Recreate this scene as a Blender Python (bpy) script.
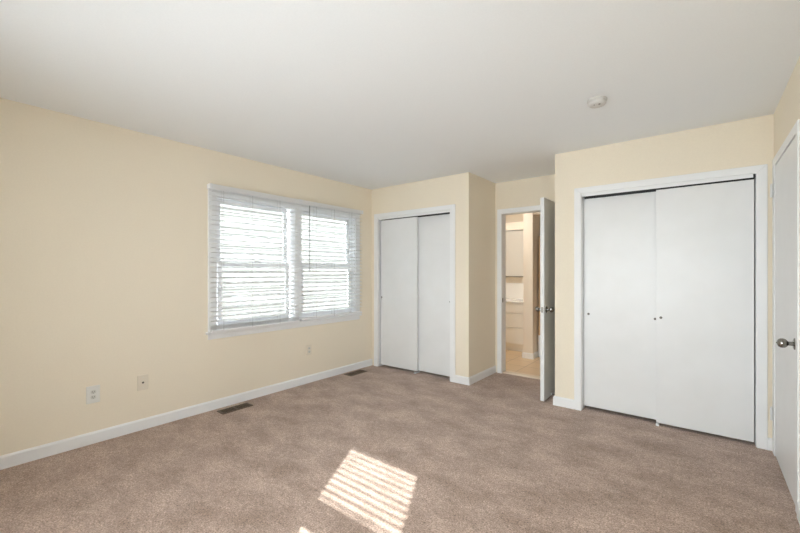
import bpy, bmesh, math, random
from mathutils import Vector, Matrix
random.seed(7)
sc = bpy.context.scene
COL = sc.collection
R = math.radians
for o in list(bpy.data.objects):
    bpy.data.objects.remove(o)

# ------------------------------------------------------------------ camera
CAM = (3.6138, 0.0, 1.2954)
cd = bpy.data.cameras.new('camera')
cam = bpy.data.objects.new('camera', cd)
COL.objects.link(cam)
cam.location = CAM
cam.rotation_euler = (R(90), 0, R(38.47))
cd.sensor_width = 36.0
cd.lens = 381.53 / 800 * 36.0
cd.shift_y = 5.45 / 800
cd.clip_start = 0.02
sc.camera = cam

# ------------------------------------------------------------------ world, sun, lamps, exposure
SKY = 17.0
SUN = 24.0
w = bpy.data.worlds.new('daylight')
sc.world = w
w.use_nodes = True
bg = w.node_tree.nodes['Background']
bg.inputs[0].default_value = (0.86, 0.93, 1.0, 1)
bg.inputs[1].default_value = SKY

sd = bpy.data.lights.new('sun', 'SUN')
sd.energy = SUN
sd.angle = R(0.62)
sd.color = (1.0, 0.985, 0.965)
sun = bpy.data.objects.new('sun', sd)
COL.objects.link(sun)
SUN_DIR = Vector((-math.sin(R(27.6)), math.cos(R(27.6)), -math.tan(R(35.6)))).normalized()
sun.rotation_euler = SUN_DIR.to_track_quat('-Z', 'Y').to_euler()
sun.location = (6, -6, 6)


def area(name, loc, rot, sx, sy, power, color, portal=False):
    l = bpy.data.lights.new(name, 'AREA')
    l.shape = 'RECTANGLE'
    l.size, l.size_y = sx, sy
    l.energy = power
    l.color = color
    o = bpy.data.objects.new(name, l)
    COL.objects.link(o)
    o.location = loc
    o.rotation_euler = rot
    if portal:
        l.cycles.is_portal = True
    return o


area('window_portal_left', (-0.16, 2.66, 1.38), (0, R(-90), 0), 1.3, 1.9, 1, (1, 1, 1), True)
area('window_portal_front', (3.215, -0.62, 1.4), (R(90), 0, 0), 0.75, 1.2, 1, (1, 1, 1), True)

fl = area('fill_front', (2.25, -0.36, 1.25), (R(86), 0, R(4)), 2.5, 1.5, 31, (0.88, 0.95, 1.0))  # added fill panel inside the front wall, unseen behind the camera
fl.data.spread = R(130)
# second added fill, lower and tilted slightly up, inside the front wall
fg = area('fill_front_low', (2.1, -0.36, 0.70), (R(95), 0, R(5)), 2.8, 1.0, 15, (0.90, 0.96, 1.0))
fg.data.spread = R(150)

sc.view_settings.view_transform = 'Standard'
sc.view_settings.look = 'None'
sc.view_settings.exposure = 0.0
sc.view_settings.gamma = 1.0
sc.view_settings.use_curve_mapping = False
sc.render.engine = 'CYCLES'
sc.cycles.use_denoising = True
sc.cycles.denoiser = 'OPENIMAGEDENOISE'
sc.cycles.max_bounces = 12
sc.cycles.diffuse_bounces = 8
sc.cycles.transparent_max_bounces = 16
sc.cycles.sample_clamp_indirect = 8.0
sc.cycles.caustics_reflective = False
sc.cycles.caustics_refractive = False

# ------------------------------------------------------------------ dimensions
H = 2.44
Y1, X2, Y2, X3, Y3, XR, YF = 3.9124, 1.5108, 4.6286, 2.4827, 3.8496, 4.0143, -0.45
T = 0.12
BY = 6.62          # bathroom far wall


# ------------------------------------------------------------------ materials
def mat(name, col, rough=0.6, metal=0.0, spec=0.5):
    m = bpy.data.materials.new(name)
    m.use_nodes = True
    b = m.node_tree.nodes['Principled BSDF']
    b.inputs['Base Color'].default_value = (*col, 1)
    b.inputs['Roughness'].default_value = rough
    b.inputs['Metallic'].default_value = metal
    b.inputs['Specular IOR Level'].default_value = spec
    return m


def nodes(m):
    return m.node_tree.nodes, m.node_tree.links, m.node_tree.nodes['Principled BSDF']


def coords(m, scale=1.0):
    n, l, b = nodes(m)
    tc = n.new('ShaderNodeTexCoord')
    mp = n.new('ShaderNodeMapping')
    mp.inputs['Scale'].default_value = (scale,) * 3 if not isinstance(scale, tuple) else scale
    l.new(tc.outputs['Object'], mp.inputs[0])
    return mp.outputs[0]


def add_noise(m, scale, detail, c1, c2, bump=0.0, dist=0.002, lo=0.3, hi=0.7, cs=1.0):
    n, l, b = nodes(m)
    co = coords(m, cs)
    t = n.new('ShaderNodeTexNoise')
    t.inputs['Scale'].default_value = scale
    t.inputs['Detail'].default_value = detail
    l.new(co, t.inputs['Vector'])
    r = n.new('ShaderNodeValToRGB')
    r.color_ramp.elements[0].position = lo
    r.color_ramp.elements[1].position = hi
    r.color_ramp.elements[0].color = (*c1, 1)
    r.color_ramp.elements[1].color = (*c2, 1)
    l.new(t.outputs[0], r.inputs[0])
    l.new(r.outputs[0], b.inputs['Base Color'])
    if bump:
        bp = n.new('ShaderNodeBump')
        bp.inputs['Strength'].default_value = bump
        bp.inputs['Distance'].default_value = dist
        l.new(t.outputs[0], bp.inputs['Height'])
        l.new(bp.outputs[0], b.inputs['Normal'])
    return t, r


WALLC = (0.84, 0.765, 0.63)
M = {}
M['wall'] = mat('cream_wall_paint', WALLC, 0.75, spec=0.25)
add_noise(M['wall'], 90, 3, tuple(c * 0.985 for c in WALLC), tuple(min(1, c * 1.012) for c in WALLC), 0.06, 0.001)
M['ceiling'] = mat('white_ceiling_paint', (0.86, 0.86, 0.86), 0.9, spec=0.1)
add_noise(M['ceiling'], 120, 2, (0.84, 0.865, 0.88), (0.86, 0.885, 0.90), 0.05, 0.001)
M['trim'] = mat('white_trim_paint', (0.84, 0.85, 0.855), 0.4)
M['door'] = mat('white_door_paint', (0.80, 0.80, 0.795), 0.35)
add_noise(M['door'], 5, 2, (0.775, 0.785, 0.785), (0.80, 0.81, 0.815), 0.02, 0.002)
M['vinyl'] = mat('white_window_vinyl', (0.86, 0.87, 0.89), 0.35)
M['slat'] = mat('white_blind_slat', (0.90, 0.90, 0.90), 0.4)
_n, _l = M['slat'].node_tree.nodes, M['slat'].node_tree.links
_t = _n.new('ShaderNodeBsdfTranslucent')
_t.inputs[0].default_value = (0.90, 0.90, 0.90, 1)
_m = _n.new('ShaderNodeMixShader')
_m.inputs[0].default_value = 0.4
_l.new(_n['Principled BSDF'].outputs[0], _m.inputs[1])
_l.new(_t.outputs[0], _m.inputs[2])
_l.new(_m.outputs[0], _n['Material Output'].inputs[0])
M['cord'] = mat('pale_cord', (0.50, 0.50, 0.49), 0.8)
M['wand'] = mat('grey_clear_wand', (0.18, 0.18, 0.18), 0.3)
M['dark'] = mat('dark_duct_shade', (0.02, 0.018, 0.015), 0.8)
M['channel'] = mat('shade_dark_track', (0.05, 0.05, 0.05), 0.5, 0.5)  # dark colour stands in for the shade over the sliding doors
M['vent'] = mat('brown_vent_metal', (0.11, 0.075, 0.05), 0.45, 0.3)
M['plate'] = mat('almond_plate', (0.76, 0.755, 0.71), 0.4)
M['plate2'] = mat('cream_plate', (0.76, 0.69, 0.57), 0.4)
M['plate_grey'] = mat('grey_white_receptacle', (0.62, 0.62, 0.56), 0.4)
M['slot'] = mat('slot_dark', (0.12, 0.10, 0.08), 0.6)
M['nickel'] = mat('satin_nickel', (0.30, 0.29, 0.27), 0.25, 1.0)
M['pull'] = mat('dull_pull_metal', (0.17, 0.16, 0.14), 0.4, 0.6)
M['hinge'] = mat('painted_hinge', (0.74, 0.74, 0.73), 0.4)
M['smoke'] = mat('smoke_alarm_plastic', (0.60, 0.59, 0.57), 0.5)
M['tile'] = mat('beige_floor_tile', (0.72, 0.56, 0.37), 0.35)
M['saddle'] = mat('pale_threshold', (0.74, 0.64, 0.52), 0.35)
M['bathwall'] = mat('peach_bath_paint', (0.82, 0.74, 0.64), 0.7)
M['vanity'] = mat('white_vanity_paint', (0.84, 0.83, 0.81), 0.35)
M['mirrorcab'] = mat('pale_cabinet_door', (0.72, 0.71, 0.69), 0.3)
M['porcelain'] = mat('white_porcelain', (0.9, 0.9, 0.9), 0.15)
M['tan'] = mat('tan_wood', (0.56, 0.36, 0.17), 0.45)
add_noise(M['tan'], 3, 4, (0.50, 0.31, 0.14), (0.62, 0.41, 0.20), 0.05, 0.001, cs=(12, 12, 1))
M['ground'] = mat('outdoor_ground', (0.50, 0.49, 0.46), 0.9)

# carpet: fine twisted pile speckle over broad vacuum mottling
m = mat('brown_carpet', (0.3, 0.2, 0.15), 1.0, spec=0.05)
n, l, b = nodes(m)
co = coords(m)
def nz(scale, detail, rough=0.5, vec=co):
    t = n.new('ShaderNodeTexNoise')
    t.inputs['Scale'].default_value = scale
    t.inputs['Detail'].default_value = detail
    t.inputs['Roughness'].default_value = rough
    l.new(vec, t.inputs['Vector'])
    return t
def ramp(src, lo, hi, c1, c2):
    r = n.new('ShaderNodeValToRGB')
    r.color_ramp.elements[0].position = lo
    r.color_ramp.elements[1].position = hi
    r.color_ramp.elements[0].color = (*c1, 1)
    r.color_ramp.elements[1].color = (*c2, 1)
    l.new(src, r.inputs[0])
    return r
def mul(a, b_, f=1.0):
    x = n.new('ShaderNodeMix')
    x.data_type = 'RGBA'
    x.blend_type = 'MULTIPLY'
    x.inputs[0].default_value = f
    l.new(a, x.inputs[6])
    l.new(b_, x.inputs[7])
    return x.outputs[2]
fine = nz(120, 3, 0.75)
mid = nz(34, 5, 0.75)
mp2 = n.new('ShaderNodeMapping')
mp2.inputs['Scale'].default_value = (1.0, 1.5, 1.0)
mp2.inputs['Rotation'].default_value = (0, 0, R(35))
l.new(co, mp2.inputs[0])
big = nz(3.2, 5, 0.62, mp2.outputs[0])
c0 = ramp(fine.outputs[0], 0.3, 0.72, (0.15, 0.100, 0.078), (0.86, 0.66, 0.55))
c1_ = ramp(mid.outputs[0], 0.3, 0.7, (0.66, 0.63, 0.61), (1.16, 1.16, 1.16))
c2_ = ramp(big.outputs[0], 0.32, 0.66, (0.68, 0.64, 0.60), (1.06, 1.06, 1.06))
l.new(mul(mul(c0.outputs[0], c1_.outputs[0]), c2_.outputs[0]), b.inputs['Base Color'])
hh = n.new('ShaderNodeMath')
hh.operation = 'ADD'
l.new(fine.outputs[0], hh.inputs[0])
l.new(mid.outputs[0], hh.inputs[1])
bp = n.new('ShaderNodeBump')
bp.inputs['Strength'].default_value = 0.7
bp.inputs['Distance'].default_value = 0.006
l.new(hh.outputs[0], bp.inputs['Height'])
l.new(bp.outputs[0], b.inputs['Normal'])
b.inputs['Sheen Weight'].default_value = 0.25
M['carpet'] = m

# floor tile: brick texture set square, pale grout
m = M['tile']
n, l, b = nodes(m)
co = coords(m)
mpt = n.new('ShaderNodeMapping')
mpt.inputs['Rotation'].default_value = (0, 0, 0)
mpt.inputs['Location'].default_value = (0.12, 0.03, 0)
l.new(co, mpt.inputs[0])
br = n.new('ShaderNodeTexBrick')
br.offset = 0.0
br.inputs['Scale'].default_value = 1.0
br.inputs['Brick Width'].default_value = 0.305
br.inputs['Row Height'].default_value = 0.305
br.inputs['Mortar Size'].default_value = 0.004
br.inputs['Color1'].default_value = (0.74, 0.57, 0.38, 1)
br.inputs['Color2'].default_value = (0.70, 0.53, 0.35, 1)
br.inputs['Mortar'].default_value = (0.42, 0.31, 0.20, 1)
l.new(mpt.outputs[0], br.inputs[0])
l.new(br.outputs[0], b.inputs['Base Color'])

# neighbouring house siding, colour darkened to offset the boosted sky
m = mat('darkened_lap_siding', (0.08, 0.079, 0.072), 0.7)
add_noise(m, 8, 3, (0.074, 0.073, 0.067), (0.086, 0.084, 0.077))
M['siding'] = m

# clear window glass: transparent with a faint reflection
m = bpy.data.materials.new('window_glass')
m.use_nodes = True
nn, ll = m.node_tree.nodes, m.node_tree.links
nn.remove(nn['Principled BSDF'])
tr = nn.new('ShaderNodeBsdfTransparent')
tr.inputs[0].default_value = (0.96, 0.98, 0.97, 1)
gl = nn.new('ShaderNodeBsdfGlossy')
gl.inputs['Roughness'].default_value = 0.02
fr = nn.new('ShaderNodeFresnel')
fr.inputs[0].default_value = 1.3
mx = nn.new('ShaderNodeMixShader')
ll.new(fr.outputs[0], mx.inputs[0])
ll.new(tr.outputs[0], mx.inputs[1])
ll.new(gl.outputs[0], mx.inputs[2])
ll.new(mx.outputs[0], nn['Material Output'].inputs[0])
M['glass'] = m


def emis(name, col, s):
    m_ = bpy.data.materials.new(name)
    m_.use_nodes = True
    b_ = m_.node_tree.nodes['Principled BSDF']
    b_.inputs['Base Color'].default_value = (*col, 1)
    b_.inputs['Emission Color'].default_value = (*col, 1)
    b_.inputs['Emission Strength'].default_value = s
    return m_


M['vanlight'] = emis('lit_vanity_diffuser', (1.0, 0.90, 0.78), 0.2)
M['fill_dome'] = emis('fill_dome_glow', (1.0, 0.97, 0.93), 2.5)  # glow of the added ceiling fill

# ------------------------------------------------------------------ mesh helpers
def obj(name, bm, material, parent=None, bevel=0.0, smooth=False, seg=2, loc=None):
    bmesh.ops.recalc_face_normals(bm, faces=bm.faces)
    me = bpy.data.meshes.new(name)
    bm.to_mesh(me)
    bm.free()
    me.materials.append(M[material] if isinstance(material, str) else material)
    if smooth:
        for p in me.polygons:
            p.use_smooth = True
    o = bpy.data.objects.new(name, me)
    COL.objects.link(o)
    if parent:
        o.parent = parent
    if loc:
        o.location = loc
    if bevel:
        md = o.modifiers.new('bevel', 'BEVEL')
        md.width = bevel
        md.segments = seg
        md.limit_method = 'ANGLE'
        md.angle_limit = R(40)
    return o


def box(bm, x0, x1, y0, y1, z0, z1):
    vs = [bm.verts.new((x, y, z)) for x in (x0, x1) for y in (y0, y1) for z in (z0, z1)]
    for f in ((0, 1, 3, 2), (4, 6, 7, 5), (0, 4, 5, 1), (2, 3, 7, 6), (0, 2, 6, 4), (1, 5, 7, 3)):
        bm.faces.new([vs[i] for i in f])
    return vs


def NB():
    return bmesh.new()


def boxo(name, mtl, b6, parent=None, bevel=0.0):
    bm = NB()
    box(bm, *b6)
    return obj(name, bm, mtl, parent, bevel)


def lathe(bm, prof, axis='z', center=(0, 0, 0), seg=32):
    """prof: list of (radius, height)"""
    c = Vector(center)
    rings = []
    for r, h in prof:
        ring = []
        for k in range(seg):
            a = 2 * math.pi * k / seg
            u, v = r * math.cos(a), r * math.sin(a)
            p = {'z': (u, v, h), 'y': (u, h, v), 'x': (h, u, v)}[axis]
            ring.append(bm.verts.new(c + Vector(p)))
        rings.append(ring)
    for a_, b_ in zip(rings, rings[1:]):
        for k in range(seg):
            bm.faces.new((a_[k], a_[(k + 1) % seg], b_[(k + 1) % seg], b_[k]))
    bm.faces.new(rings[0])
    bm.faces.new(rings[-1])


def cyl(bm, p0, p1, r, seg=10):
    p0, p1 = Vector(p0), Vector(p1)
    d = (p1 - p0)
    q = d.to_track_quat('Z', 'Y')
    ra, rb = [], []
    for k in range(seg):
        a = 2 * math.pi * k / seg
        off = q @ Vector((r * math.cos(a), r * math.sin(a), 0))
        ra.append(bm.verts.new(p0 + off))
        rb.append(bm.verts.new(p1 + off))
    for k in range(seg):
        bm.faces.new((ra[k], ra[(k + 1) % seg], rb[(k + 1) % seg], rb[k]))
    bm.faces.new(ra)
    bm.faces.new(rb)


def prism(bm, poly, ext, f):
    """poly of 2D points, extruded between ext[0] and ext[1]; f(u, v, e) gives the 3D point"""
    a = [bm.verts.new(f(u, v, ext[0])) for u, v in poly]
    b_ = [bm.verts.new(f(u, v, ext[1])) for u, v in poly]
    bm.faces.new(a)
    bm.faces.new(b_)
    k = len(poly)
    for i in range(k):
        bm.faces.new((a[i], a[(i + 1) % k], b_[(i + 1) % k], b_[i]))


def MAP(axis, plane):
    """(along the wall, out of the wall into the room, z) -> world"""
    return {'back': lambda a, d, z: (a, plane - d, z),
            'front': lambda a, d, z: (a, plane + d, z),
            'left': lambda a, d, z: (plane + d, a, z),
            'right': lambda a, d, z: (plane - d, a, z)}[axis]


def wall(name, axis, plane, a0, a1, thick, holes=(), mtl='wall', z0=0.0, z1=H):
    f = MAP(axis, plane)
    As = sorted({a0, a1, *[h[0] for h in holes], *[h[1] for h in holes]})
    Zs = sorted({z0, z1, *[h[2] for h in holes], *[h[3] for h in holes]})
    def solid(i, j):
        if i < 0 or j < 0 or i >= len(As) - 1 or j >= len(Zs) - 1:
            return False
        ca, cz = (As[i] + As[i + 1]) / 2, (Zs[j] + Zs[j + 1]) / 2
        return not any(h[0] < ca < h[1] and h[2] < cz < h[3] for h in holes)
    bm = NB()
    cache = {}
    def v(i, j, d):
        if (i, j, d) not in cache:
            cache[(i, j, d)] = bm.verts.new(f(As[i], -thick * d, Zs[j]))
        return cache[(i, j, d)]
    for i in range(len(As) - 1):
        for j in range(len(Zs) - 1):
            if not solid(i, j):
                continue
            for d in (0, 1):
                bm.faces.new((v(i, j, d), v(i + 1, j, d), v(i + 1, j + 1, d), v(i, j + 1, d)))
            if not solid(i - 1, j):
                bm.faces.new((v(i, j, 0), v(i, j + 1, 0), v(i, j + 1, 1), v(i, j, 1)))
            if not solid(i + 1, j):
                bm.faces.new((v(i + 1, j, 0), v(i + 1, j + 1, 0), v(i + 1, j + 1, 1), v(i + 1, j, 1)))
            if not solid(i, j - 1):
                bm.faces.new((v(i, j, 0), v(i + 1, j, 0), v(i + 1, j, 1), v(i, j, 1)))
            if not solid(i, j + 1):
                bm.faces.new((v(i, j + 1, 0), v(i + 1, j + 1, 0), v(i + 1, j + 1, 1), v(i, j + 1, 1)))
    o = obj(name, bm, mtl)
    o['kind'] = 'structure'
    return o


def struct(o):
    o['kind'] = 'structure'
    return o


def tag(o, label, cat, group=None):
    o['label'] = label
    o['category'] = cat
    if group:
        o['group'] = group
    return o


def thing(name, label, cat, loc=(0, 0, 0), rz=0.0, group=None):
    o = bpy.data.objects.new(name, None)
    COL.objects.link(o)
    o.location = loc
    o.rotation_euler = (0, 0, rz)
    o.empty_display_size = 0.1
    return tag(o, label, cat, group)


# ------------------------------------------------------------------ shell
# openings
C1 = (0.125, 1.268, 0.0, 2.035)       # far closet, in the back wall at Y1
C3 = (2.722, 3.922, 0.0, 2.028)       # near closet, in the wall at Y3
D2 = (1.588, 2.395, 0.0, 2.045)       # bathroom door rough opening at Y2
D6 = (2.945, 3.745, 0.0, 2.05)        # door in the right wall
WL = (1.735, 3.595, 0.735, 2.03)      # twin window in the left wall
WS = (0.95, 2.55, 0.80, 2.05)         # added unseen window backing the fill lights
WF = (2.845, 3.585, 0.80, 2.12)         # window behind the camera

floor = struct(boxo('floor', 'carpet', (-0.12, XR + 0.02, YF - 0.12, Y2 + 0.03, -0.06, 0.0)))
bathfloor = struct(boxo('floor_bath', 'tile', (-0.12, XR + 0.12, Y2 + 0.03, BY + 0.12, -0.06, 0.0)))
struct(boxo('ceiling', 'ceiling', (-0.14, XR + 0.14, YF - 0.14, BY + 0.14, H, H + 0.1)))

wall('wall_left', 'left', 0.0, YF - 0.12, BY + 0.12, 0.14, [WL])
wall('wall_right', 'right', XR, YF - 0.12, Y2 + T, 0.12, [(D6[0], D6[1], 0.0, D6[3])])
wall('wall_front', 'front', YF, 0.0, XR, 0.12, [WF, WS])
wall('wall_back_left', 'back', Y1, 0.0, X2, T, [C1])
wall('wall_back_middle', 'back', Y2, 0.0, XR, T, [D2])
wall('wall_back_right', 'back', Y3, X3, XR, T, [C3])
# side walls of the passage: thickness runs away from the passage
bm = NB(); box(bm, X2 - T, X2, Y1 + T, Y2, 0, H); struct(obj('wall_passage_left', bm, 'wall'))
bm = NB(); box(bm, X3, X3 + T, Y3 + T, Y2, 0, H); struct(obj('wall_passage_right', bm, 'wall'))
# corridor beyond the right-hand door is closed off by its own wall
wall('wall_corridor', 'right', XR + 1.0, YF - 0.12, Y2 + T, 0.1)
struct(boxo('floor_corridor', 'carpet', (XR + 0.02, XR + 1.1, YF - 0.12, Y2 + T, -0.06, 0.0)))
struct(boxo('ceiling_corridor', 'ceiling', (XR + 0.14, XR + 1.1, YF - 0.12, Y2 + T, H, H + 0.1)))
struct(boxo('wall_corridor_end', 'wall', (XR + 0.12, XR + 1.0, YF - 0.12, YF, 0, H)))
struct(boxo('wall_corridor_back', 'wall', (XR + 0.12, XR + 1.0, Y2, Y2 + T, 0, H)))

# ---- bathroom shell
wall('wall_bath_back', 'back', BY, 0.0, XR, T, mtl='bathwall')
struct(boxo('wall_bath_right', 'bathwall', (3.2, 3.32, Y2 + T, BY, 0, H)))
# stub wall between the vanity alcove and the tub alcove
stub = struct(boxo('wall_bath_stub', 'bathwall', (1.492, 1.632, 5.66, BY, 0, H)))
struct(boxo('wall_bath_header', 'bathwall', (1.632, 3.2, 5.70, 5.80, 2.15, H)))


# ------------------------------------------------------------------ baseboards
def baseboard(name, axis, plane, a0, a1, h=0.088, t=0.014):
    f = MAP(axis, plane)
    bm = NB()
    prism(bm, [(0, 0), (t, 0), (t, h - 0.012), (t * 0.45, h), (0, h)], (a0, a1), lambda u, v, e: f(e, u, v))
    return struct(obj(name, bm, 'trim'))


baseboard('baseboard_left', 'left', 0.0, YF, Y1)
baseboard('baseboard_back_left', 'back', Y1, 1.337, X2)
baseboard('baseboard_passage_left', 'left', X2, Y1 - 0.014, Y2)
baseboard('baseboard_back_right', 'back', Y3, X3, 2.661)
baseboard('baseboard_passage_right', 'right', X3, Y3 - 0.014, Y2)
baseboard('baseboard_corner_right', 'back', Y3, 3.981, XR)
baseboard('baseboard_front', 'front', YF, 0.0, XR)
baseboard('baseboard_right', 'right', XR, YF, 2.88)
baseboard('baseboard_bath_stub', 'back', 5.66, 1.478, 1.632, 0.085)
baseboard('baseboard_bath_side', 'left', 1.632, 5.646, BY, 0.085)


# ------------------------------------------------------------------ casings
def casing(name, axis, plane, a0, a1, ztop, wl, wr, wt, t=0.016, parent=None, zb=0.0):
    """mitred three-sided flat casing round the opening a0..a1"""
    f = MAP(axis, plane)
    bm = NB()
    g = lambda u, v, e: f(u, e, v)
    prism(bm, [(a0 - wl, zb), (a0, zb), (a0, ztop), (a0 - wl, ztop + wt)], (0, t), g)
    prism(bm, [(a1, zb), (a1 + wr, zb), (a1 + wr, ztop + wt), (a1, ztop)], (0, t), g)
    prism(bm, [(a0 - wl, ztop + wt), (a0, ztop), (a1, ztop), (a1 + wr, ztop + wt)], (0, t), g)
    o = obj(name, bm, 'trim', parent, 0.003)
    if not parent:
        struct(o)
    return o


def lining(axis, plane, a0, a1, ztop, depth, parent, t=0.012, zb=0.0, name='jamb_lining'):
    f = MAP(axis, plane)
    bm = NB()
    g = lambda u, v, e: f(u, e, v)
    for q in ([(a0 - 0.0, zb), (a0 + t, zb), (a0 + t, ztop - t), (a0, ztop)],
              [(a1, zb), (a1 - t, zb), (a1 - t, ztop - t), (a1, ztop)],
              [(a0, ztop), (a0 + t, ztop - t), (a1 - t, ztop - t), (a1, ztop)]):
        prism(bm, q, (-depth, 0.0), g)
    return obj(name, bm, 'trim', parent)


t1 = casing('trim_1', 'back', Y1, 0.125, 1.268, 2.035, 0.067, 0.069, 0.055)
lining('back', Y1, C1[0], C1[1], C1[3], T, t1, 0.004)
t2 = casing('trim_2', 'back', Y2, 1.600, 2.385, 2.036, 0.058, 0.058, 0.060)
lining('back', Y2, D2[0], D2[1], D2[3], T, t2, 0.012)
t3 = casing('trim_3', 'back', Y3, 2.722, 3.922, 2.026, 0.060, 0.059, 0.055)
lining('back', Y3, C3[0], C3[1], C3[3], T, t3, 0.003)
t4 = casing('trim_4', 'right', XR, 2.950, 3.740, 2.044, 0.062, 0.085, 0.058, t=0.010)
lining('right', XR, D6[0], D6[1], D6[3], T, t4, 0.004)
# door stop strip behind the right-hand door
bm = NB()
box(bm, XR + 0.04, XR + 0.12, D6[0], D6[0] + 0.02, 0, D6[3])
box(bm, XR + 0.04, XR + 0.12, D6[1] - 0.02, D6[1], 0, D6[3])
box(bm, XR + 0.04, XR + 0.12, D6[0], D6[1], D6[3] - 0.02, D6[3])
obj('stop_strip', bm, 'trim', t4)
# strike plate in the bathroom jamb
bm = NB()
prism(bm, [(-0.012, -0.03), (0.012, -0.03), (0.016, -0.018), (0.016, 0.018), (0.012, 0.03), (-0.012, 0.03)],
      (1.600, 1.603), lambda u, v, e: (e, Y2 + 0.02 + u, 0.935 + v))
obj('strike_plate', bm, 'nickel', t2)
# threshold between carpet and tile
bm = NB()
prism(bm, [(0, 0), (0.012, 0.014), (0.10, 0.014), (0.115, 0)], (1.60, 2.384), lambda u, v, e: (e, Y2 + 0.015 + u, v))
struct(obj('trim_5', bm, 'saddle'))


# ------------------------------------------------------------------ sliding closet doors
def pull(parent, axis, plane, a, z):
    f = MAP(axis, plane)
    bm = NB()
    c = f(a, 0.0, z)
    lathe(bm, [(0.0105, 0.0005), (0.0105, -0.003), (0.008, -0.004), (0.006, -0.001), (0.0005, -0.001)], 'y', c, 20)
    return obj('finger_pull', bm, 'pull', parent)


def slider(name, y, x0, x1, z0, z1, pulls, th=0.034):
    """panel whose front face is at y"""
    o = struct(boxo(name, 'door', (x0, x1, y, y + th, z0, z1), None, 0.002))
    for a, z in pulls:
        pull(o, 'back', y, a, z)
    return o


def track(name, y0, x0, x1, z_lo, z_hi, fx1=None):
    """head track: a fascia lip in front and a channel coloured dark as shade above the doors"""
    bm = NB()
    box(bm, x0, fx1 or x1, y0, y0 + 0.006, z_lo, z_hi)
    o = struct(obj(name, bm, 'trim', None))
    bm = NB()
    box(bm, x0, x1, y0 + 0.0065, y0 + 0.1, z_hi - 0.006, z_hi - 0.001)
    box(bm, x0, x1, y0 + 0.006, y0 + 0.009, z_lo + 0.001, z_hi - 0.006)
    box(bm, x0, x1, y0 + 0.052, y0 + 0.056, z_lo + 0.001, z_hi - 0.006)
    box(bm, x0, x1, y0 + 0.098, y0 + 0.1, z_lo - 0.02, z_hi - 0.006)
    obj('rail_channel', bm, 'channel', o)
    return o


slider('door_1', Y1 + 0.022, 0.150, 0.760, 0.030, 1.998, [(0.170, 0.950)])
slider('door_2', Y1 + 0.072, 0.715, 1.262, 0.030, 1.998, [(1.222, 0.935)])
track('trim_6', Y1 + 0.002, 0.130, 1.263, 2.006, 2.0308)
slider('door_3', Y3 + 0.072, 2.727, 3.320, 0.030, 1.985, [(2.768, 0.900), (3.292, 0.893)])
slider('door_4', Y3 + 0.022, 3.302, 3.912, 0.024, 1.988, [(3.336, 0.912)])
track('trim_7', Y3 + 0.002, 2.7255, 3.9185, 1.998, 2.0248, 3.905)
for nm, xx, yy in (('trim_8', 0.735, Y1), ('trim_9', 3.311, Y3)):     # floor guides under the doors
    bm = NB()
    box(bm, xx - 0.012, xx + 0.012, yy + 0.012, yy + 0.11, 0.0, 0.008)
    box(bm, xx - 0.004, xx + 0.004, yy + 0.012, yy + 0.018, 0.008, 0.022)
    struct(obj(nm, bm, 'trim'))


# ------------------------------------------------------------------ hinged doors
def knob(parent, base, axis, s):
    """knob on a door face at base, standing out along s*axis: rosette, neck and ball"""
    p = [(0.031, 0.0), (0.032, 0.002), (0.030, 0.006), (0.022, 0.0085)]
    bm = NB()
    lathe(bm, [(r, s * h) for r, h in p], axis, base, 36)
    ro = obj('rosette', bm, 'nickel', parent, smooth=True)
    q = [(0.0125, 0.006), (0.0115, 0.012), (0.0110, 0.026), (0.0135, 0.030), (0.019, 0.033), (0.0245, 0.040), (0.0265, 0.049),
         (0.0255, 0.058), (0.0205, 0.067), (0.012, 0.0715), (0.004, 0.0725), (0.0035, 0.0755), (0.0005, 0.076)]
    bm = NB()
    lathe(bm, [(r, s * h) for r, h in q], axis, base, 36)
    obj('door_knob', bm, 'nickel', parent, smooth=True)
    return ro


d5 = struct(boxo('door_5', 'door', (2.341, 2.379, 3.852, 4.612, 0.012, 2.036), None, 0.0015))
knob(d5, (2.379, 3.918, 0.918), 'x', 1)
knob(d5, (2.341, 3.918, 0.918), 'x', -1)
bm = NB(); box(bm, 2.348, 2.372, 3.8505, 3.853, 0.890, 0.946); box(bm, 2.355, 2.366, 3.842, 3.852, 0.910, 0.926)
obj('latch_plate', bm, 'nickel', d5, 0.001)
for z in (0.26, 1.05, 1.84):
    bm = NB(); cyl(bm, (2.386, 4.608, z - 0.045), (2.386, 4.608, z + 0.045), 0.006, 14)
    obj('hinge', bm, 'hinge', d5)

d6 = struct(boxo('door_6', 'door', (XR - 0.005, XR + 0.033, 2.952, 3.736, 0.012, 2.038), None, 0.0015))
knob(d6, (XR - 0.005, 2.985, 0.900), 'x', -1)
for z in (0.285, 1.872):
    bm = NB()
    cyl(bm, (XR - 0.020, 3.772, z - 0.045), (XR - 0.020, 3.772, z + 0.045), 0.0065, 14)
    for k in range(4):
        zz = z - 0.045 + 0.09 * (k + 0.5) / 4
        cyl(bm, (XR - 0.020, 3.772, zz - 0.010), (XR - 0.020, 3.772, zz + 0.010), 0.0075, 14)
    box(bm, XR - 0.019, XR - 0.0165, 3.772, 3.808, z - 0.043, z + 0.043)
    cyl(bm, (XR - 0.020, 3.772, z + 0.045), (XR - 0.020, 3.772, z + 0.052), 0.004, 10)
    obj('hinge', bm, 'hinge', d6)

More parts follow.
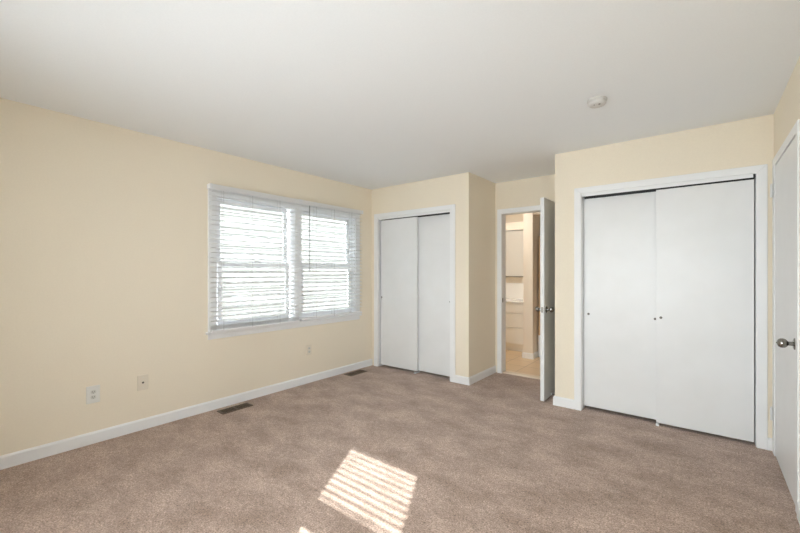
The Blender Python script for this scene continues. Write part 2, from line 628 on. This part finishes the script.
# spring door stop on the passage baseboard behind the bathroom door
ds = thing('door_stop', 'small white spring door stop on the baseboard behind the open door', 'door stop', (X3 - 0.014, 4.02, 0.05))
bm = NB(); lathe(bm, [(0.012, 0.0), (0.011, -0.006), (0.006, -0.008)], 'x', (0, 0, 0), 16); obj('mounting_cup', bm, 'trim', ds, smooth=True)
bm = NB()
for k in range(14):
    lathe(bm, [(0.004, -0.008 - k * 0.004), (0.0058, -0.009 - k * 0.004), (0.0058, -0.010 - k * 0.004), (0.004, -0.0115 - k * 0.004)], 'x', (0, 0, 0), 12)
obj('spring', bm, 'nickel', ds, smooth=True)
bm = NB(); lathe(bm, [(0.006, -0.062), (0.008, -0.064), (0.008, -0.074), (0.005, -0.077)], 'x', (0, 0, 0), 14); obj('rubber_tip', bm, 'porcelain', ds, smooth=True)


# ------------------------------------------------------------------ windows
def window(name, axis, plane, hole, units, rail, casw, sill=True, depth=0.14, topcas=0.05, glass_rng=None):
    """units: list of (a0, a1) glass ranges; rail: (z0, z1) of the meeting rail; glass_rng: (zbottom, ztop)"""
    f = MAP(axis, plane)
    a0, a1, z0, z1 = hole
    root = bpy.data.objects.new(name, None)
    COL.objects.link(root)
    root.location = (0, 0, 0)
    struct(root)
    def fb(bm, A0, A1, D0, D1, Z0, Z1):
        p, q = f(A0, D0, Z0), f(A1, D1, Z1)
        box(bm, min(p[0], q[0]), max(p[0], q[0]), min(p[1], q[1]), max(p[1], q[1]), min(p[2], q[2]), max(p[2], q[2]))
    gz0, gz1 = glass_rng
    # jamb liner
    bm = NB()
    for q in ((a0, a0 + 0.018, -depth, 0, z0, z1), (a1 - 0.018, a1, -depth, 0, z0, z1),
              (a0 + 0.018, a1 - 0.018, -depth, 0, z1 - 0.018, z1), (a0 + 0.018, a1 - 0.018, -depth, 0, z0, z0 + 0.012)):
        fb(bm, *q)
    obj('frame', bm, 'vinyl', root)
    # outer casing on the wall
    bm = NB()
    g = lambda u, v, e: f(u, e, v)
    A, B = a0 - casw, a1 + casw
    prism(bm, [(A, z0), (a0 + 0.008, z0), (a0 + 0.008, z1 - 0.008), (A, z1 + topcas)], (0, 0.018), g)
    prism(bm, [(a1 - 0.008, z0), (B, z0), (B, z1 + topcas), (a1 - 0.008, z1 - 0.008)], (0, 0.018), g)
    prism(bm, [(A, z1 + topcas), (a0 + 0.008, z1 - 0.008), (a1 - 0.008, z1 - 0.008), (B, z1 + topcas)], (0, 0.018), g)
    obj('casing', bm, 'trim', root, 0.002)
    if sill:
        bm = NB(); fb(bm, A - 0.018, B + 0.018, -0.03, 0.038, z0 - 0.022, z0)
        obj('sill', bm, 'trim', root, 0.004)
        bm = NB(); fb(bm, A, B, 0.0, 0.014, z0 - 0.072, z0 - 0.022)
        obj('apron', bm, 'trim', root, 0.003)
    # mullions between the units
    for (u0, u1), (v0, v1) in zip(units, units[1:]):
        c = (u1 + v0) / 2
        bm = NB(); fb(bm, c - 0.045, c + 0.045, -depth, 0.012, z0, z1)
        obj('mullion', bm, 'trim', root, 0.003)
    st = 0.042
    for (u0, u1) in units:
        # upper sash further out, lower sash nearer the room
        for nm, dd, s0, s1, rl0, rl1 in (('upper_sash', -0.095, rail[1], gz1, rail[0] + 0.01, z1 - 0.018), ('lower_sash', -0.055, gz0, rail[0], z0 + 0.012, rail[1])):
            bm = NB()
            lo, hi = rl0, rl1
            fb(bm, u0 - st, u0, dd - 0.03, dd, lo, hi)
            fb(bm, u1, u1 + st, dd - 0.03, dd, lo, hi)
            fb(bm, u0, u1, dd - 0.03, dd, lo, s0)
            fb(bm, u0, u1, dd - 0.03, dd, s1, hi)
            s = obj(nm, bm, 'vinyl', root, 0.003)
            bm = NB(); fb(bm, u0 - 0.003, u1 + 0.003, dd - 0.018, dd - 0.014, s0 - 0.003, s1 + 0.003)
            obj('pane', bm, 'glass', s)
        bm = NB()
        c = (u0 + u1) / 2
        fb(bm, c - 0.03, c + 0.03, -0.055, -0.030, rail[1], rail[1] + 0.012)
        obj('sash_lock', bm, 'vinyl', root, 0.003)
    # fill between the sashes and the jambs
    return root


window('window_1', 'left', 0.0, WL, [(1.832, 2.560), (2.795, 3.535)], (1.335, 1.402), 0.068, glass_rng=(0.815, 1.965))
window('window_2', 'front', YF, WF, [(2.913, 3.517)], (1.440, 1.560), 0.06, depth=0.12, glass_rng=(0.88, 2.062))


window('window_3_added', 'front', YF, WS, [(1.02, 1.70), (1.80, 2.48)], (1.38, 1.44), 0.06, depth=0.12, glass_rng=(0.88, 1.98))  # made-up window, put in behind the fill lights
rs = thing('added_roller_shade', 'added white roller shade, closed over an unseen made-up window', 'shade', (1.75, YF, 0))
bm = NB(); cyl(bm, (-0.87, 0.045, 2.10), (0.87, 0.045, 2.10), 0.022, 16); obj('roller', bm, 'trim', rs, smooth=True)
bm = NB(); box(bm, -0.87, 0.87, 0.040, 0.042, 0.815, 2.10); obj('fabric', bm, 'slat', rs)
bm = NB(); box(bm, -0.87, 0.87, 0.034, 0.048, 0.803, 0.818); obj('hem_bar', bm, 'trim', rs, 0.002)


# ------------------------------------------------------------------ venetian blinds
def slat_mesh(length, width=0.049, camber=0.0035, th=0.0022):
    bm = NB()
    n_ = 6
    top, bot = [], []
    for k in range(n_ + 1):
        u = -width / 2 + width * k / n_
        h = camber * (1 - (2 * u / width) ** 2)
        top.append((u, h + th / 2))
        bot.append((u, h - th / 2))
    prism(bm, top + bot[::-1], (-length / 2, length / 2), lambda u, v, e: (u, e, v))
    bmesh.ops.recalc_face_normals(bm, faces=bm.faces)
    me = bpy.data.meshes.new('slat')
    bm.to_mesh(me)
    bm.free()
    me.materials.append(M['slat'])
    return me


def blind(label, loc, rz, length, z_head, z_bottom, spacing, tilt, stacked=0, wand=None, cords=(0.14, 0.5, 0.86), bottom_tilt=0.0, jitter=0.0, lean=0.0, ww=0.049):
    """local x points into the room, local y runs along the wall"""
    root = thing('venetian_blind', label, 'blind', loc, rz, 'venetian blinds over the twin window' if wand is not False else None)
    L = length
    bm = NB(); box(bm, -0.026, 0.026, -L / 2, L / 2, z_head - 0.036, z_head); obj('headrail', bm, 'trim', root, 0.002)
    bm = NB(); box(bm, 0.027, 0.031, -L / 2 - 0.004, L / 2 + 0.004, z_head - 0.044, z_head + 0.004); obj('valance', bm, 'slat', root, 0.0015)
    for s in (-1, 1):
        bm = NB(); box(bm, -0.030, 0.033, s * L / 2 - 0.012, s * L / 2 + 0.006 if s > 0 else s * L / 2 + 0.012, z_head - 0.040, z_head + 0.006)
        obj('bracket', bm, 'vinyl', root, 0.001)
    me = slat_mesh(L - 0.012, ww)
    zs = []
    z = z_head - 0.062
    stack_h = stacked * 0.0075
    while z > z_bottom + 0.022 + stack_h + 0.5 * spacing:
        zs.append((z, 0))
        z -= spacing * (1 + random.uniform(-jitter, jitter))
    for k in range(stacked):
        zs.append((z_bottom + 0.024 + 0.0075 * (k + 0.5), 1))
    for z, st in zs:
        o = bpy.data.objects.new('slat', me)
        COL.objects.link(o)
        o.parent = root
        o.location = (0, 0, z)
        tl = bottom_tilt + random.uniform(-1.5, 1.5) if st else tilt + random.uniform(-1, 1)
        o.rotation_euler = (R(lean if st else random.uniform(-0.12, 0.12)), R(tl), 0)
    bm = NB(); box(bm, -0.025, 0.025, -L / 2 + 0.006, L / 2 - 0.006, -0.010, 0.010)
    br_ = obj('bottom_rail', bm, 'vinyl', root, 0.004, loc=(0, 0, z_bottom + 0.010))
    br_.rotation_euler = (R(lean), R(bottom_tilt), 0)
    for c in cords:
        y = -L / 2 + c * L
        bm = NB()
        cyl(bm, (0.0255, y, z_bottom + 0.01), (0.0255, y, z_head - 0.04), 0.0017, 6)
        cyl(bm, (-0.0255, y, z_bottom + 0.01), (-0.0255, y, z_head - 0.04), 0.0011, 6)
        obj('ladder_cord', bm, 'cord', root)
    if wand:
        wy, wz = wand
        bm = NB(); cyl(bm, (0.036, wy, wz), (0.036, wy, z_head - 0.05), 0.0042, 8)
        lathe(bm, [(0.004, wz + 0.02), (0.006, wz + 0.01), (0.006, wz - 0.01), (0.003, wz - 0.014)], 'z', (0.036, wy, 0), 8)
        obj('tilt_wand', bm, 'wand', root, smooth=True)
    return root


blind('wide white venetian blind with bunched slats at its foot, left half of twin window', (0.050, 2.157, 0), 0, 0.985, 2.103, 0.735, 0.046, 14,
      stacked=5, cords=(0.12, 0.42, 0.74), bottom_tilt=-6, jitter=0.12)
blind('narrower white venetian blind with dark tilt wand, right half of twin window', (0.050, 3.162, 0), 0, 0.985, 2.103, 0.748, 0.046, 14,
      stacked=1, wand=(-0.385, 1.31), cords=(0.22, 0.5, 0.8), jitter=0.03)
fb_ = blind('white venetian blind tilted to the sun over the window behind the camera', (3.215, YF + 0.05, 0), R(90), 0.86, 2.20, 0.79, 0.046, 18,
            stacked=1, wand=False, jitter=0.0)

# ------------------------------------------------------------------ outlets on the left wall
def wall_plate(name, label, y, z, w_, h_, pm, kind, group=None):
    root = thing(name, label, 'wall plate' if kind == 'jack' else 'outlet', (0.0, y, z), 0, group)
    bm = NB(); box(bm, 0.0, 0.008, -w_ / 2, w_ / 2, -h_ / 2, h_ / 2); obj('cover_plate', bm, pm, root, 0.0025, seg=3)
    if kind == 'jack':
        bm = NB(); lathe(bm, [(0.009, 0.006), (0.008, 0.009), (0.005, 0.011), (0.005, 0.015), (0.001, 0.015)], 'x', (0, 0, 0), 16)
        obj('jack_socket', bm, 'slot', root)
        for s in (-1, 1):
            bm = NB(); lathe(bm, [(0.0035, 0.006), (0.003, 0.0090), (0.0005, 0.0093)], 'x', (0, 0, s * 0.042), 12)
            obj('screw', bm, 'plate', root)
        return root
    for s in (-1, 1):
        bm = NB()
        pts = []
        for k in range(24):
            a = 2 * math.pi * k / 24
            pts.append((0.0165 * math.cos(a), max(-0.0125, min(0.0125, 0.0165 * math.sin(a)))))
        prism(bm, pts, (0.0055, 0.0098), lambda u, v, e: (e, u, s * 0.0195 + v))
        rc = obj('receptacle', bm, 'plate_grey', root)
        bm = NB()
        for dy, hh_ in ((-0.0065, 0.009), (0.0065, 0.0075)):
            box(bm, 0.0092, 0.0103, dy - 0.0013, dy + 0.0013, s * 0.0195 + 0.002 - hh_ / 2, s * 0.0195 + 0.002 + hh_ / 2)
        lathe(bm, [(0.0028, 0.0092), (0.0028, 0.0103), (0.0005, 0.0103)], 'x', (0, 0, s * 0.0195 - 0.008), 10)
        obj('socket_slots', bm, 'slot', rc)
    bm = NB(); lathe(bm, [(0.0035, 0.0055), (0.003, 0.0090), (0.0005, 0.0093)], 'x', (0, 0, 0), 12)
    obj('screw', bm, 'plate', root)
    return root


wall_plate('wall_outlet', 'larger pale duplex outlet low on the cream wall, farthest left', 0.815, 0.370, 0.083, 0.130, 'plate', 'outlet', 'electrical outlets')
wall_plate('cable_wall_plate', 'cream plate with a single dark cable socket low on the left wall', 1.142, 0.386, 0.078, 0.122, 'plate2', 'jack')
wall_plate('wall_outlet', 'small duplex outlet on the cream wall below the window, nearest the closet', 2.832, 0.384, 0.072, 0.118, 'plate2', 'outlet', 'electrical outlets')


# ------------------------------------------------------------------ floor registers
def register(label, x, y, L, W):
    root = thing('floor_vent', label, 'vent', (x, y, 0.0), 0, 'brown floor registers along the left wall')
    bm = NB()
    o_, i_ = (W / 2, L / 2), (W / 2 - 0.016, L / 2 - 0.018)
    box(bm, -o_[0], -i_[0], -o_[1], o_[1], 0.0, 0.006)
    box(bm, i_[0], o_[0], -o_[1], o_[1], 0.0, 0.006)
    box(bm, -i_[0], i_[0], -o_[1], -i_[1], 0.0, 0.006)
    box(bm, -i_[0], i_[0], i_[1], o_[1], 0.0, 0.006)
    obj('frame', bm, 'vent', root, 0.002)
    bm = NB(); box(bm, -i_[0], i_[0], -0.005, 0.005, 0.0, 0.0055); obj('cross_bar', bm, 'vent', root)
    bm = NB(); box(bm, -i_[0], i_[0], -i_[1], i_[1], 0.0004, 0.0008); obj('duct_shade_sheet', bm, 'dark', root)  # dark sheet painting the shade below the louvres
    k = 14
    for j in range(k):
        yy = -i_[1] + (2 * i_[1]) * (j + 0.5) / k
        if abs(yy) < 0.008:
            continue
        bm = NB(); prism(bm, [(yy - 0.0035, 0.001), (yy - 0.002, 0.001), (yy + 0.0035, 0.0045), (yy + 0.002, 0.0045)], (-i_[0], i_[0]), lambda u, v, e: (e, u, v))
        obj('louvre', bm, 'vent', root)
    return root


register('brown metal floor register in the carpet, the nearer one, between outlets and window', 0.140, 1.862, 0.300, 0.120)
register('brown metal floor register in the carpet, the far one beside the closet corner', 0.128, 3.478, 0.30, 0.13)

# ------------------------------------------------------------------ smoke detector
sm = thing('smoke_detector', 'round white smoke alarm on the white ceiling', 'smoke detector', (3.062, 2.80, H))
bm = NB(); lathe(bm, [(0.058, 0.0), (0.060, -0.002), (0.060, -0.010), (0.055, -0.012)], 'z', (0, 0, 0), 40); obj('base_ring', bm, 'smoke', sm, smooth=False)
bm = NB(); lathe(bm, [(0.054, -0.010), (0.056, -0.014), (0.054, -0.030), (0.047, -0.038), (0.030, -0.041), (0.0005, -0.042)], 'z', (0, 0, 0), 40)
cv = obj('cover', bm, 'smoke', sm, smooth=True)
bm = NB(); lathe(bm, [(0.007, -0.038), (0.006, -0.043), (0.0005, -0.044)], 'z', (0.018, -0.022, 0), 14); obj('test_button', bm, 'slot', cv)
bm = NB(); lathe(bm, [(0.004, -0.038), (0.004, -0.0425), (0.0005, -0.043)], 'z', (-0.012, -0.026, 0), 12); obj('indicator_light', bm, 'slot', cv)

# ------------------------------------------------------------------ added fill: dome ceiling light, unseen behind the camera
cl = thing('added_ceiling_light', 'added fill light shaped as a round flush dome, unseen behind the camera', 'ceiling light', (1.95, 0.05, H))
bm = NB(); lathe(bm, [(0.20, 0.0), (0.205, -0.004), (0.205, -0.022), (0.19, -0.026)], 'z', (0, 0, 0), 40); obj('canopy', bm, 'trim', cl, smooth=False)
bm = NB(); lathe(bm, [(0.188, -0.022), (0.186, -0.040), (0.165, -0.068), (0.12, -0.090), (0.06, -0.101), (0.0005, -0.104)], 'z', (0, 0, 0), 40); obj('dome_shade', bm, 'fill_dome', cl, smooth=True)

# ------------------------------------------------------------------ bathroom beyond
van = thing('bathroom_vanity', 'white vanity with stacked drawers seen through the open doorway', 'vanity', (0, 0, 0))
VX0, VX1, VYF = 0.45, 1.490, 6.03
bm = NB(); box(bm, VX0, VX1, VYF + 0.02, BY - 0.002, 0.10, 0.79); box(bm, VX0, VX1, VYF + 0.05, BY - 0.002, 0.0, 0.10); obj('body', bm, 'vanity', van)
bm = NB(); box(bm, VX0 - 0.01, VX1, VYF - 0.015, BY - 0.002, 0.79, 0.818); obj('countertop', bm, 'porcelain', van, 0.006)
for z0, z1 in ((0.125, 0.375), (0.395, 0.605), (0.622, 0.772)):
    for x0, x1 in ((0.975, 1.484), (0.46, 0.962)):
        bm = NB(); box(bm, x0, x1, VYF, VYF + 0.02, z0, z1)
        dr = obj('drawer', bm, 'vanity', van, 0.006)
        bm = NB(); box(bm, x0 + 0.0, x1 - 0.0, VYF - 0.008, VYF + 0.002, z1 - 0.010, z1 + 0.002)
        obj('pull_lip', bm, 'vanity', dr, 0.002)
bm = NB(); box(bm, VX0, VX1, BY - 0.02, BY - 0.002, 0.818, 1.10); obj('backsplash', bm, 'porcelain', van, 0.004)

mc = thing('mirror_cabinet', 'pale wall cabinet with a metal ledge above the vanity', 'cabinet', (0, 0, 0))
bm = NB(); box(bm, 0.45, 1.485, BY - 0.10, BY, 1.215, 2.02); obj('body', bm, 'vanity', mc)
for x0, x1 in ((0.46, 0.738), (0.742, 1.48)):
    bm = NB(); box(bm, x0, x1, BY - 0.118, BY - 0.10, 1.225, 2.015); obj('door', bm, 'mirrorcab', mc, 0.003)
bm = NB(); cyl(bm, (0.46, BY - 0.135, 1.212), (1.48, BY - 0.135, 1.212), 0.008, 12); obj('ledge_rail', bm, 'nickel', mc)
vl = thing('vanity_light', 'lit cream light box above the bathroom wall cabinet', 'light fixture', (0, 0, 0))
bm = NB(); box(bm, 0.45, 1.485, BY - 0.12, BY, 2.03, 2.045); box(bm, 0.45, 1.485, BY - 0.12, BY, 2.165, 2.175); obj('housing', bm, 'vanity', vl)
bm = NB(); box(bm, 0.455, 1.48, BY - 0.115, BY - 0.02, 2.045, 2.165); obj('diffuser', bm, 'vanlight', vl, 0.004)

tub = thing('bathtub', 'beige bathtub just visible behind the open door edge', 'bathtub', (0, 0, 0))
bm = NB()
tx0, tx1, ty0, ty1, tz = 1.650, 3.19, 5.83, BY - 0.005, 0.335
vo = box(bm, tx0, tx1, ty0, ty1, 0.0, tz)
topf = [fc for fc in bm.faces if all(abs(v_.co.z - tz) < 1e-5 for v_ in fc.verts)][0]
r_ = bmesh.ops.inset_region(bm, faces=[topf], thickness=0.07, depth=0.0)
r2 = bmesh.ops.inset_region(bm, faces=[topf], thickness=0.06, depth=0.0)
for v_ in topf.verts:
    v_.co.z -= 0.33
obj('basin', bm, 'porcelain', tub, 0.02)
bm = NB(); lathe(bm, [(0.025, 0.0), (0.02, -0.04), (0.018, -0.12), (0.001, -0.12)], 'y', (2.4, BY - 0.005, 0.6), 14); obj('spout', bm, 'nickel', tub, smooth=True)

scn = thing('tub_screen', 'tan wooden screen panel above the tub beyond the doorway', 'screen', (0, 0, 0))
bm = NB(); box(bm, 1.662, 1.692, 5.86, 6.60, 0.335, 1.83); obj('panel', bm, 'tan', scn, 0.002)
bm = NB(); box(bm, 1.656, 1.698, 5.845, 5.862, 0.335, 1.84); obj('edge_post', bm, 'tan', scn, 0.002)

# unseen lamp (a lit glass disc) added to brighten the tiled room
bl = thing('added_bath_light', 'added fill light inside the bathroom, shaped as a flush round dome, unseen', 'ceiling light', (1.0, 5.30, H))
bm = NB(); lathe(bm, [(0.15, 0.0), (0.15, -0.02), (0.14, -0.024)], 'z', (0, 0, 0), 32); obj('canopy', bm, 'trim', bl)
bm = NB(); lathe(bm, [(0.138, -0.02), (0.135, -0.04), (0.10, -0.07), (0.05, -0.082), (0.0005, -0.085)], 'z', (0, 0, 0), 32)
obj('dome_shade', bm, emis('bath_fill_glow', (1.0, 0.96, 0.90), 65.0), bl, smooth=True)

# ------------------------------------------------------------------ outdoors
hs = thing('neighbouring_house', 'pale house with lap siding seen through the blinds', 'house', (0, 0, 0))
bm = NB()
zb, zt, ya, yb, xh, ex = -0.6, 3.3, -3.0, 12.0, -3.6, 0.12
kk = int((zt - zb) / ex)
for k in range(kk):
    z = zb + k * ex
    prism(bm, [(0.0, 0.0), (0.022, 0.0), (0.006, ex), (0.0, ex)], (ya, yb), lambda u, v, e: (xh + u, e, z + v))
box(bm, xh - 4.0, xh, ya, yb, zb, zt)
obj('siding', bm, 'siding', hs)
bm = NB()
prism(bm, [(xh + 0.3, zt), (xh + 0.3, zt + 0.08), (xh - 2.0, zt + 1.4), (xh - 4.3, zt + 0.08), (xh - 4.3, zt)], (ya - 0.3, yb + 0.3), lambda u, v, e: (u, e, v))
obj('roof', bm, mat('grey_shingle', (0.25, 0.24, 0.23), 0.9), hs)
struct(boxo('ground', 'ground', (-25, 25, -25, 25, -0.8, -0.6)))
